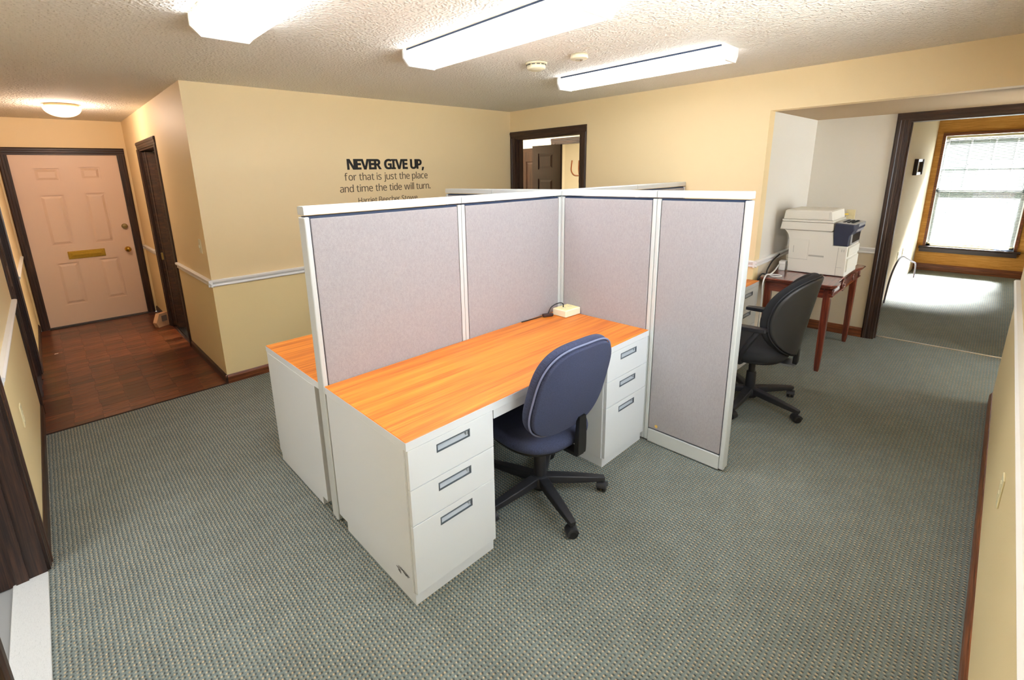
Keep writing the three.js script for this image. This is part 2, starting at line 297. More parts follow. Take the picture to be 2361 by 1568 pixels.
// casingX: wall face at x, facing dir; opening a..b in z, top y
function casingX(name, x, dir, a, b, top, w, mat, jamb, sides = [1, 1]) {
  const g = structGroup(name), P = casProf(w);
  const upright = (z, s) => { const pts = P.map(([p, q]) => [z + s * p, x + dir * q]); const sh = shape(pts.map(([zz, xx]) => [xx, zz])); const e = new THREE.ExtrudeGeometry(sh, { depth: top, bevelEnabled: false }); e.applyMatrix4(new THREE.Matrix4().set(1, 0, 0, 0, 0, 0, 1, 0, 0, 1, 0, 0, 0, 0, 0, 1)); return metreUV(e, true); };
  if (sides[0]) mesh('casing_board', upright(a, -1), mat, g);
  if (sides[1]) mesh('casing_board', upright(b, 1), mat, g);
  mesh('casing_head', prism(P.map(([p, q]) => [x + dir * q, top + p]), a - w, b + w, 'z'), mat, g);
  if (jamb) {
    const x2 = x - dir * jamb; const j = [[Math.min(x, x2), Math.max(x, x2)]][0];
    mesh('jamb', [box(j[0], j[1], 0, top, a, a + 0.018, true), box(j[0], j[1], 0, top, b - 0.018, b, true), box(j[0], j[1], top - 0.018, top, a + 0.018, b - 0.018), box((j[0] + j[1]) / 2 - 0.02, (j[0] + j[1]) / 2 + 0.02, 0, top - 0.018, a + 0.018, a + 0.03, true)], mat, g);
  }
  return g;
}
casingX('trim_door_corridor', XR, -1, -2.13, -1.155, 2.08, 0.075, M.trim, E);
casingX('trim_door_closet', XO, -1, -4.50, -3.56, 2.02, 0.075, M.trim, E);
casingX('trim_door_left_hall', XL, 1, -3.68, -2.70, 2.03, 0.078, M.trim, E);
casingX('trim_door_bathroom', XL, 1, -0.615, 0.57, 2.03, 0.085, M.trim, 0.16);
casingX('trim_door_office', XA, -1, 1.36, 2.42, 2.045, 0.076, M.trim, 0.135);
casingX('trim_door_corridor_far', XA + 0.03, -1, -2.66, -1.75, 2.085, 0.07, M.trim, 0.09);
{ // front door casing (wall facing +z)
  const g = structGroup('trim_front_door'), P = casProf(0.078);
  const up = (x, s) => { const e = new THREE.ExtrudeGeometry(shape(P.map(([p, q]) => [x + s * p, ZH + q])), { depth: 2.003, bevelEnabled: false }); e.applyMatrix4(new THREE.Matrix4().set(1, 0, 0, 0, 0, 0, 1, 0, 0, 1, 0, 0, 0, 0, 0, 1)); return metreUV(e, true); };
  mesh('casing_board', up(-2.745, -1), M.trim, g); mesh('casing_board', up(-1.783, 1), M.trim, g);
  mesh('casing_head', prism(P.map(([p, q]) => [ZH + q, 2.003 + p]), -2.823, -1.705, 'x'), M.trim, g);
  mesh('door_stop', [box(-2.80, -2.73, 0, 2.05, ZH - 0.118, ZH - 0.054), box(-1.80, -1.73, 0, 2.05, ZH - 0.118, ZH - 0.054), box(-2.73, -1.80, 1.98, 2.05, ZH - 0.118, ZH - 0.054)], M.trim, g);
  mesh('threshold', prism([[ZH - 0.1, 0], [ZH + 0.05, 0], [ZH + 0.04, 0.014], [ZH - 0.1, 0.016]], -2.75, -1.778, 'x'), M.black, g);
}

// hall parquet: blocks of oak laid in alternate directions, each piece its own
{
  const g = structGroup('floor_hall'); mesh('subfloor', box(XL - E, XO + E, -0.1, -0.006, ZH, ZB), M.subfloor, g);
  const S = 0.165, gap = 0.0007, gA = [], gB = [];
  for (let v = 0; v < 3; v++) { const a = box(-S / 2 + gap, S / 2 - gap, -0.006, 0, -S / 4 + gap, S / 4 - gap), b = box(-S / 4 + gap, S / 4 - gap, -0.006, 0, -S / 2 + gap, S / 2 - gap, true); for (const q of [a, b]) { const uv = q.attributes.uv; for (let i = 0; i < uv.count; i++) uv.setXY(i, uv.getX(i) + 0.13 * v, uv.getY(i) + 0.057 * v); } gA.push(a); gB.push(b); }
  const nx = 7, x0 = XL + 0.002, nz = 19;
  for (let j = 0; j < nz * 2; j++) for (let i = 0; i < nx; i++) {
    const m = mesh('parquet_piece', gA[Math.floor(rnd() * 3)], M.pieces[Math.floor(rnd() * 5)], g);
    m.position.set(x0 + (i + 0.5) * S, rnd() * 0.0006, ZB - (j + 0.5) * S / 2); if (j % 4 > 1) m.position.x += 0.008;
  }
  mesh('edge_strip', box(XL, XO, -0.006, 0.004, ZB - 0.004, ZB + 0.012), M.subfloor, g);
  const rest = mesh('parquet_border', [box(XL, XO, -0.006, -0.0005, ZH, ZB - nz * S), box(x0 + nx * S, XO, -0.006, -0.0005, ZH, ZB)], M.pieces[1], g);
}
struct('trim_threshold', prism([[3.292, 0], [3.296, 0.005], [3.305, 0.007], [3.314, 0.005], [3.318, 0]], 1.378, 2.402, 'z'), M.chrome);
struct('trim_marble_saddle', rbox(XL - 0.112, XL + 0.002, -0.02, 0.008, -0.597, 0.552, 0.004), M.marble);

// ------------------------------------------------------------------ doors
function panelDoor(g, mat, w, h, t, panels) {                          // leaf in x 0..w, y 0..h, front at z = t; raised panels
  const sh = shape([[0, 0], [w, 0], [w, h], [0, h]]);
  for (const [a, b, c, d] of panels) { const p = new THREE.Path(); p.moveTo(a, c); p.lineTo(a, d); p.lineTo(b, d); p.lineTo(b, c); p.closePath(); sh.holes.push(p); }
  mesh('leaf', metreUV(prism(sh, 0, t, 'z'), true), mat, g);
  for (const [a, b, c, d] of panels) {
    const r = 0.012, parts = [];
    parts.push(box(a, b, c, d, t * 0.3, t - 0.012, true));
    const s = 0.028, f = shape([[a + r, c + r], [b - r, c + r], [b - r, d - r], [a + r, d - r]]);
    const e = new THREE.ExtrudeGeometry(f, { depth: 0.0001, bevelEnabled: true, bevelSize: s, bevelOffset: -s, bevelThickness: 0.009, bevelSegments: 1 }); e.translate(0, 0, t - 0.013); parts.push(metreUV(e, true));
    mesh('raised_panel', parts, mat, g);
  }
}
{
  const d = structGroup('door_1'); d.position.set(-2.743, 0.017, ZH - 0.052);
  const X = -2.743, Y = 0.017, P = [[-2.568, -2.346, 1.710, 1.854], [-2.166, -1.974, 1.722, 1.864], [-2.566, -2.353, 0.973, 1.553], [-2.172, -1.970, 0.964, 1.562], [-2.560, -2.355, 0.262, 0.764], [-2.163, -1.965, 0.268, 0.77]];
  panelDoor(d, M.peach, 0.958, 1.983, 0.045, P.map(([a, b, c, e]) => [a - X, b - X, c - Y, e - Y]));
  const slot = mesh('mail_slot', [rbox(0.306, 0.656, 0.785, 0.878, 0.045, 0.052, 0.003), rbox(0.318, 0.644, 0.797, 0.866, 0.05, 0.058, 0.003)], M.brass, d);
  mesh('flap', [rbox(0.336, 0.626, 0.812, 0.851, 0.056, 0.064, 0.004), rbox(0.346, 0.616, 0.826, 0.838, 0.062, 0.068, 0.003)], M.brass, slot);
  const knob = (r, l) => rot(lathe([[0.0001, 0], [r * 1.05, 0], [r * 1.05, 0.006], [r * 0.45, 0.012], [r * 0.4, l * 0.5], [r * 0.9, l * 0.65], [r, l * 0.82], [r * 0.8, l * 0.97], [0.0001, l]]), 'X', Math.PI / 2);
  mesh('deadbolt', at(knob(0.03, 0.03), 0.897, 1.128, 0.045), M.oldBrass, d);
  mesh('door_knob', at(knob(0.031, 0.06), 0.884, 0.84, 0.045), M.brass, d);
}
{ // bifold closet door folded open at the far side of its opening
  const d = structGroup('door_2');
  const pan = (x0, z0, x1, z1) => { const L = Math.hypot(x1 - x0, z1 - z0), g = merge([rbox(0, L, 0.02, 1.99, -0.014, 0.014, 0.003), rbox(0.05, L - 0.05, 0.15, 0.9, -0.018, 0.018, 0.004), rbox(0.05, L - 0.05, 1.02, 1.85, -0.018, 0.018, 0.004)]); g.rotateY(-Math.atan2(z1 - z0, x1 - x0)); return at(g, x0, 0, z0); };
  mesh('leaf', pan(-1.66, -4.46, -1.45, -4.40), M.trim, d);
  mesh('leaf', pan(-1.655, -4.33, -1.45, -4.37), M.trim, d);
  mesh('leaf', pan(-1.645, -4.29, -1.35, -4.18), M.trim, d);
  mesh('hinge', [rbox(-1.68, -1.662, 0.82, 0.9, -4.345, -4.325, 0.002)], M.oldBrass, d);
  mesh('track', box(-1.65, -1.60, -0.0, 0.004, -4.48, -3.58), M.black, d);
}
{
  const d = structGroup('door_3'); d.position.set(XL - 0.065, 0.006, -2.72); d.rotation.y = Math.PI / 2;
  panelDoor(d, M.trim, 0.94, 2.0, 0.04, [[0.12, 0.42, 0.25, 0.85], [0.52, 0.82, 0.25, 0.85], [0.12, 0.42, 1.02, 1.85], [0.52, 0.82, 1.02, 1.85]]);
}
{ // leaf standing open in the corridor beyond the right wall
  const d = structGroup('door_4'); d.rotation.y = -Math.PI / 2; d.position.set(2.34, 0.01, -2.315);
  panelDoor(d, M.doorWood, 0.47, 2.0, 0.038, [[0.10, 0.345, 1.70, 1.90], [0.10, 0.345, 0.95, 1.58], [0.10, 0.345, 0.22, 0.80]]);
}
{
  const d = structGroup('door_5'); d.position.set(XA + 0.03, 0.0, -3.66); d.rotation.y = -Math.PI / 2;
  panelDoor(d, M.trim, 0.80, 1.98, 0.03, [[0.10, 0.36, 1.0, 1.84], [0.44, 0.70, 1.0, 1.84], [0.10, 0.70, 0.2, 0.85]]);
  mesh('head_board', box(-0.06, 0.86, 1.98, 2.04, 0, 0.025), M.trim, d);
}
struct('trim_office_left_door', [box(4.62, 4.72, 0, 2.1, 1.2, 1.225, true)], M.trim);

// ------------------------------------------------------------------ office window, blind, and what stands outside
{
  const w = structGroup('window_1'), z0 = 1.29, z1 = 2.27, y0 = 0.39, y1 = 2.07;
  mesh('casing', [box(7.585, 7.60, y0, y1 + 0.02, z0 - 0.02, z0 + 0.012), box(7.585, 7.60, y0, y1 + 0.02, z1 - 0.012, z1 + 0.02), box(7.58, 7.60, y1 - 0.015, y1 + 0.03, z0 - 0.02, z1 + 0.02)], M.redTrim, w);
  mesh('jamb', [box(7.6, 7.72, y0, y1, z0, z0 + 0.015), box(7.6, 7.72, y0, y1, z1 - 0.015, z1), box(7.6, 7.72, y1 - 0.015, y1, z0, z1)], M.white, w);
  mesh('sill', prism([[7.53, 0.375], [7.53, 0.39], [7.72, 0.39], [7.72, 0.35], [7.56, 0.35]], z0 - 0.06, z1 + 0.06, 'z'), M.trim, w);
  mesh('apron', prism([[7.555, 0.30], [7.60, 0.30], [7.60, 0.375], [7.54, 0.375]], z0 - 0.05, z1 + 0.03, 'z'), M.trim, w);
  const bars = (n, x, a, b, c, d) => { const s = mesh(n, [box(x, x + 0.035, a, b, c, c + 0.045), box(x, x + 0.035, a, b, d - 0.045, d), box(x, x + 0.035, a, a + 0.05, c, d), box(x, x + 0.035, b - 0.045, b, c, d)], M.white, w); return s; };
  const up = bars('upper_sash', 7.68, 1.22, y1 - 0.015, z0 + 0.015, z1 - 0.015), lo = bars('lower_sash', 7.64, y0, 1.27, z0 + 0.015, z1 - 0.015);
  for (const z of [1.592, 1.845, 2.06]) mesh('muntin', box(7.685, 7.705, 1.26, 2.02, z - 0.009, z + 0.009), M.white, up);
  mesh('muntin', box(7.685, 7.705, 1.62, 1.64, 1.34, 2.22), M.white, up);
  mesh('pane', box(7.694, 7.697, 1.26, 2.02, 1.34, 2.22), M.glass, up);
  mesh('pane', box(7.655, 7.658, y0 + 0.04, 1.23, 1.34, 2.22), M.glass, lo);
}
function plainWindow(name, x0, x1, y0, y1, z) {                      // sash window in a wall facing -z
  const w = structGroup(name);
  mesh('casing', [box(x0 - 0.07, x0, y0 - 0.02, y1 + 0.07, z - 0.016, z), box(x1, x1 + 0.07, y0 - 0.02, y1 + 0.07, z - 0.016, z), box(x0, x1, y1, y1 + 0.07, z - 0.016, z)], M.trim, w);
  mesh('sill', box(x0 - 0.09, x1 + 0.09, y0 - 0.025, y0, z - 0.022, z + 0.1), M.trim, w);
  mesh('frame', [box(x0, x0 + 0.04, y0, y1, z + 0.04, z + 0.09), box(x1 - 0.04, x1, y0, y1, z + 0.04, z + 0.09), box(x0 + 0.04, x1 - 0.04, y0, y0 + 0.04, z + 0.04, z + 0.09), box(x0 + 0.04, x1 - 0.04, y1 - 0.04, y1, z + 0.04, z + 0.09), box(x0 + 0.04, x1 - 0.04, (y0 + y1) / 2 - 0.02, (y0 + y1) / 2 + 0.02, z + 0.04, z + 0.09), box((x0 + x1) / 2 - 0.03, (x0 + x1) / 2 + 0.03, y0 + 0.04, y1 - 0.04, z + 0.045, z + 0.085)], M.white, w);
  mesh('pane', box(x0 + 0.04, x1 - 0.04, y0 + 0.04, y1 - 0.04, z + 0.062, z + 0.066), M.glass, w);
}
plainWindow('window_2', -1.9, 0.1, 1.25, 2.15, ZN);
plainWindow('window_3', 2.2, 3.1, 0.5, 2.0, 3.4);
{
  const b = thing('window_blind', 'white horizontal slat blind lowered over the office window', 'blind', [7.612, 0, 1.78]);
  mesh('headrail', rbox(-0.012, 0.014, 2.02, 2.05, -0.47, 0.47, 0.003), M.almond, b);
  mesh('bottom_rail', rbox(-0.01, 0.012, 0.425, 0.437, -0.46, 0.46, 0.003), M.almond, b);
  const n = 74, s = new THREE.BoxGeometry(0.025, 0.0006, 0.925), q = s.attributes.position; for (let i = 0; i < q.count; i++) q.setY(i, q.getY(i) + 0.003 * (1 - (q.getX(i) / 0.0125) ** 2)); s.rotateZ(0.5);
  for (let i = 0; i < n; i++) { const m = mesh('slat', s, M.slat, b); m.position.y = 0.45 + (2.01 - 0.45) * (i + 0.5) / n; }
  for (const z of [-0.32, 0, 0.32]) mesh('ladder_cord', box(-0.0135, -0.0125, 0.43, 2.02, z - 0.001, z + 0.001), M.white, b);
  const c = thing('blind_cord', 'tangled pale cord lying on the office window sill', 'cord', [7.57, 0.392, 2.15]);
  const pts = []; for (let i = 0; i < 30; i++) pts.push([(rnd() - 0.5) * 0.05, 0.004 + rnd() * 0.012, (rnd() - 0.5) * 0.22]);
  mesh('loops', tube(pts, 0.0025, 160, 5), std(0x9fb4d8, 0.6), c);
}
struct('ground_outside', [box(7.72, 40, -0.5, -0.4, -20, 25), box(-20, 7.72, -0.5, -0.4, 4.4, 25)], std(0xb9b7b0, 0.9));
{
  const h = thing('neighbour_house', 'dark house seen dimly through the office window blind', 'house', [19, -0.4, 3]);
  mesh('wall', box(0, 6, 0, 2.7, -7, 7), std(0x363c34, 0.9), h);
  mesh('roof', prism([[-0.5, 2.7], [6.5, 2.7], [3, 5.2]], -7.4, 7.4, 'z'), std(0x4a4a48, 0.9), h);
  for (const z of [-4, -1.2, 1.6, 4.4]) mesh('window', [box(-0.04, 0, 0.9, 2.1, z - 0.45, z + 0.45)], std(0x2f3840, 0.2), h);
}

// ------------------------------------------------------------------ lamps
function areaLight(color, I, w, h, pos, dir) { const l = new THREE.RectAreaLight(color, I, w, h); l.position.set(...pos); l.lookAt(pos[0] + dir[0], pos[1] + dir[1], pos[2] + dir[2]); l.castShadow = true; return l; }
function fixture(label, x, z0, z1, w, gap) {
  const f = thing('ceiling_light', label, 'ceiling light', [x, 0, 0]), h = 0.085, y = H;
  const prof = [[-w / 2, y - 0.012], [-w / 2, y - 0.045], [-w * 0.36, y - h], [w * 0.36, y - h], [w / 2, y - 0.045], [w / 2, y - 0.012]];
  const big = prof.map(([a, b]) => [a * 1.03, b < y - 0.02 ? b - 0.004 : y]);
  mesh('diffuser', prism(prof, z0 + 0.012, z1 - 0.012, 'z'), M.lens, f);
  mesh('housing', prism([[-w * 0.42, y - 0.013], [w * 0.42, y - 0.013], [w * 0.42, y], [-w * 0.42, y]], z0 + 0.012, z1 - 0.012, 'z'), M.white, f);
  mesh('end_cap', prism(big, z0, z0 + 0.013, 'z'), M.white, f);
  mesh('end_cap', prism(big, z1 - 0.013, z1, 'z'), M.white, f);
  if (gap) mesh('gap_shade_strip', box(-w * 0.475, -w * 0.43, y - 0.011, y, z0 + 0.03, z1 - 0.03), M.reveal, f);  // dark strip stands in for the shade in the gap below the ceiling
  const zc = (z0 + z1) / 2, L = z1 - z0 - 0.04;
  f.add(areaLight(TUBE_COLOR, TUBE, w * 0.72, L, [0, y - h - 0.006, zc], [0, -1, 0.00001]));
  for (const s of [-1, 1]) f.add(areaLight(TUBE_COLOR, TUBE * 0.55, L, 0.035, [s * (w / 2 + 0.006), y - 0.035, zc], [s, 0, 0]));
  return f;
}
fixture('fluorescent ceiling fitting nearest the hall, leftmost of the three', -1.81, -0.545, 0.70, 0.275);
fixture('fluorescent ceiling fitting between the other two, with a lifted dark line along its edge', -0.735, -0.50, 0.775, 0.255, true);
fixture('fluorescent ceiling fitting nearest the right wall, beyond the smoke detectors', 0.665, -0.50, 0.775, 0.195, true);
{
  const d = thing('hall_ceiling_lamp', 'round frosted dome lamp glowing on the hall ceiling', 'ceiling lamp', [-2.265, H, -4.05]);
  mesh('base_ring', lathe([[0.0001, 0], [0.125, 0], [0.125, -0.018], [0.118, -0.022], [0.0001, -0.022]]), std(0xd8c39a, 0.4), d);
  const r = 0.14, pr = [[0.0001, -0.115]]; for (let i = 1; i <= 12; i++) { const a = Math.PI / 2 * i / 12; pr.push([r * Math.sin(a), -0.03 - 0.085 * Math.cos(a)]); } pr.push([0.125, -0.02], [0.0001, -0.02]);
  mesh('glass_dome', lathe(pr, 48), M.dome, d);
  const l = new THREE.PointLight(DOME_COLOR, DOME, 0, 2); l.position.set(0, -0.06, 0); l.castShadow = true; l.shadow.radius = 4; d.add(l);
}
for (const [x, z, w, l, name] of [[2.55, -2.9, 0.3, 1.2, 'white ceiling panel lamp in the corridor behind the right wall'], [4.3, -2.3, 0.3, 1.2, 'white ceiling panel lamp in the room with the coat stand'], [-3.75, 0.1, 0.6, 1.2, 'added white ceiling panel lamp, unseen in the bathroom, to fill the desk sides']]) {
  const f = thing('panel_lamp', name, 'ceiling light', [x, H, z]);
  mesh('diffuser', rbox(-w / 2, w / 2, -0.05, -0.001, -l / 2, l / 2, 0.01), M.lampGlow, f);
  f.add(areaLight(x < 0 ? 0xe8f0ff : 0xfff0d4, x < 0 ? BATH_FILL : ROOM_LAMP, w, l, [0, -0.056, 0], [0, -1, 0.00001]));
}

// ------------------------------------------------------------------ cubicle panels
const HP = 1.558, T = 0.066;
// panel of length L along local x (0..L), thickness along z; posts at the asked ends
function panel(label, L, pos, turn, ends, group) {
  const p = thing('partition_panel', label, 'partition', pos, turn, group), h = T / 2;
  mesh('core', [box(0.01, L - 0.01, 0.03, 1.515, -h * 0.62, h * 0.62)], M.reveal, p);
  for (const s of [-1, 1]) mesh('fabric_panel', at(new RoundedBoxGeometry(L - 0.056, 1.505 - 0.10, 0.012, 2, 0.004)[NI](), L / 2, (1.505 + 0.10) / 2, s * (h - 0.008)), M.fabric, p);
  mesh('top_cap', prism([[-h, 1.522], [h, 1.522], [h, HP - 0.006], [h - 0.006, HP], [-h + 0.006, HP], [-h, HP - 0.006]], 0.001, L - 0.001, 'x'), M.cap, p);
  for (const [x, e] of [[0, ends[0]], [L - 0.024, ends[1]]]) mesh('post', e ? [rbox(x, x + 0.024, 0.012, 1.513, -h, h, 0.006), rbox(x + 0.004, x + 0.02, 0, 0.02, -0.012, 0.012, 0.003)] : [rbox(x, x + 0.024, 0.012, 1.513, -h + 0.002, h - 0.002, 0.004)], M.cap, p);
  for (const s of [-1, 1]) mesh('base_strip', rbox(0.026, L - 0.026, 0.006, 0.092, s > 0 ? h - 0.014 : -h, s > 0 ? h : -h + 0.014, 0.003), M.cap, p);
  return p;
}
panel('grey fabric partition panel at the free left end, above the near wooden desk', 0.868, [-1.77, 0, 0], 0, [1, 0]);
panel('grey fabric partition panel behind the desk top, next to the inner corner with the power box', 0.866, [-0.90, 0, 0], 0, [0, 0]);
panel('grey fabric partition panel right of the inner corner, above the right end of the near desk', 0.68, [0, 0, 0.71], Math.PI / 2, [0, 0]);
panel('grey fabric partition panel standing free to the carpet, beside the black chair', 0.488, [0, 0, 1.20], Math.PI / 2, [1, 0]);
panel('partition panel running on behind the inner corner, only its cap showing below the doorway', 0.90, [0.034, 0, 0], 0, [0, 0]);
panel('partition panel whose cap ends farthest right, against the right wall', 0.84, [0.936, 0, 0], 0, [0, 1]);
panel('partition panel behind the inner corner toward the back wall, cap showing in a thin strip', 0.61, [0, 0, -0.034], Math.PI / 2, [0, 0]);
panel('partition panel nearest the back wall, cap end showing right of the wall quote', 0.575, [0, 0, -0.646], Math.PI / 2, [0, 1]);
{ const p = thing('corner_post', 'pale metal post in the inner corner where the partition panels cross', 'post', [0, 0, 0]); mesh('column', rbox(-0.031, 0.031, 0.002, 1.52, -0.031, 0.031, 0.005), M.cap, p); mesh('cap', rbox(-T / 2, T / 2, 1.522, HP, -T / 2, T / 2, 0.005), M.cap, p); }
{ const s = thing('tape_scrap', 'small yellowed scrap of tape on the low edge of the free standing panel', 'tape', [-T / 2 - 0.002, 0.118, 0.787]); const g = new THREE.ExtrudeGeometry(shape([[0, 0], [0.012, -0.004], [0.017, 0.012], [0.008, 0.02], [-0.004, 0.012]]), { depth: 0.0008, bevelEnabled: false }); g.rotateY(-Math.PI / 2); mesh('scrap', g, std(0xe0b860, 0.8), s); }

// ------------------------------------------------------------------ desks: worktops and drawer pedestals
const DT = 0.737, DD = 0.675;
function worktop(label, L, D, pos, turn) {                              // back edge at local z = 0, front at z = D, x 0..L
  const t = thing('desk_worktop', label, 'desk', pos, turn);
  mesh('laminate_top', metreUV(rbox(0.001, L - 0.001, DT - 0.010, DT, 0.001, D - 0.001, 0.003)), M.laminate, t);
  mesh('edge_frame', [box(0, L, DT - 0.036, DT - 0.003, D - 0.022, D), box(0, 0.02, DT - 0.036, DT - 0.003, 0, D - 0.022), box(L - 0.02, L, DT - 0.036, DT - 0.003, 0, D - 0.022), box(0.02, L - 0.02, DT - 0.03, DT - 0.011, 0, D - 0.022)], M.putty, t);
  mesh('apron', [rbox(0.442, L - 0.442, 0.656, DT - 0.038, D - 0.024, D - 0.004, 0.002)], M.putty, t);
  mesh('modesty_panel', [box(0.44, L - 0.44, 0.12, DT - 0.036, 0.03, 0.05)], M.puttyDark, t);
  return t;
}
function pedestal(label, w, D, pos, turn) {                             // x 0..w, z 0..D front
  const p = thing('drawer_pedestal', label, 'drawer pedestal', pos, turn);
  mesh('cabinet', [rbox(0.001, w - 0.001, 0.056, 0.7, 0.01, D - 0.022, 0.002), box(0.004, w - 0.004, 0.056, 0.70, D - 0.022, D - 0.019)], M.putty, p);
  mesh('toe_kick', [box(0.006, w - 0.006, 0, 0.056, 0.08, D - 0.016)], M.putty, p);
  for (const [y0, y1] of [[0.533, 0.699], [0.376, 0.530], [0.062, 0.373]]) {
    const a = w / 2 - 0.083, b = w / 2 + 0.083, c = y1 - 0.062, e = y1 - 0.029;
    const sh = shape([[0.006, y0], [w - 0.004, y0], [w - 0.004, y1], [0.006, y1]]), ho = new THREE.Path(); ho.moveTo(a, c); ho.lineTo(a, e); ho.lineTo(b, e); ho.lineTo(b, c); ho.closePath(); sh.holes.push(ho);
    const d = mesh('drawer', prism(sh, D - 0.019, D, 'z', 0.0015), M.putty, p);
    const ring = shape([[a - 0.001, c - 0.001], [b + 0.001, c - 0.001], [b + 0.001, e + 0.001], [a - 0.001, e + 0.001]]), hi = new THREE.Path(); const q = 0.004; hi.moveTo(a + q, c + q); hi.lineTo(a + q, e - q); hi.lineTo(b - q, e - q); hi.lineTo(b - q, c + q); hi.closePath(); ring.holes.push(hi);
    mesh('handle_frame', prism(ring, D - 0.012, D + 0.0015, 'z'), M.handleFrame, d);
    mesh('handle_cup', [box(a, b, c, e, D - 0.018, D - 0.014), prism([[c, D - 0.014], [c + 0.012, D - 0.014], [c + 0.003, D - 0.002], [c, D - 0.002]].map(([yy, zz]) => [zz, yy]), a + 0.004, b - 0.004, 'x'), box(b - 0.014, b - 0.004, c + 0.004, e - 0.004, D - 0.014, D - 0.006)], M.handleCup, d);
  }
  return p;
}
const Z1 = T / 2;
worktop('near desk top of orange wood laminate with the blue chair pushed in', 1.733, DD, [-1.768, 0, Z1 + 0.001], 0);
worktop('orange laminate desk top on the far side of the partition, left by the yellow wall', 1.733, 0.715, [-0.035, 0, -Z1 - 0.001], Math.PI);
worktop('orange laminate desk top behind the free standing panel, beside the black chair', 1.72, DD + 0.03, [0.036, 0, Z1 + 0.001], 0);
const ped = pedestal('grey three drawer pedestal nearest the camera, scuffed low on its side', 0.438, DD, [-1.768, 0, Z1 + 0.001], 0);
copy(ped, 'grey three drawer pedestal right of the blue chair, against the free standing panel', [-0.474, 0, Z1 + 0.001]);
copy(ped, 'grey drawer pedestal far left behind the partition, its back to the camera', [-1.332, 0, -Z1 - 0.041], Math.PI);
copy(ped, 'grey drawer pedestal behind the partition, right end of the far desk', [-0.037, 0, -Z1 - 0.041], Math.PI);
copy(ped, 'grey drawer pedestal by the right wall, in front of the black chair', [1.318, 0, Z1 + 0.031]);
copy(ped, 'grey drawer pedestal hidden behind the free standing panel, left end of the black chair desk', [0.036, 0, Z1 + 0.031]);
{ const s = thing('paint_scuff', 'dark scratched scuff marks low on the side of the near pedestal', 'scuff', [-1.7692, 0, 0]); const l = []; for (let i = 0; i < 9; i++) { const z = 0.575 + rnd() * 0.075, y = 0.10 + rnd() * 0.028; const g = new THREE.BoxGeometry(0.0008, 0.0018 + rnd() * 0.002, 0.012 + rnd() * 0.03); g.rotateX((rnd() - 0.2) * 0.6); l.push(at(g, 0, y, z)); } mesh('marks', l, std(0x6b6965, 0.9), s); }

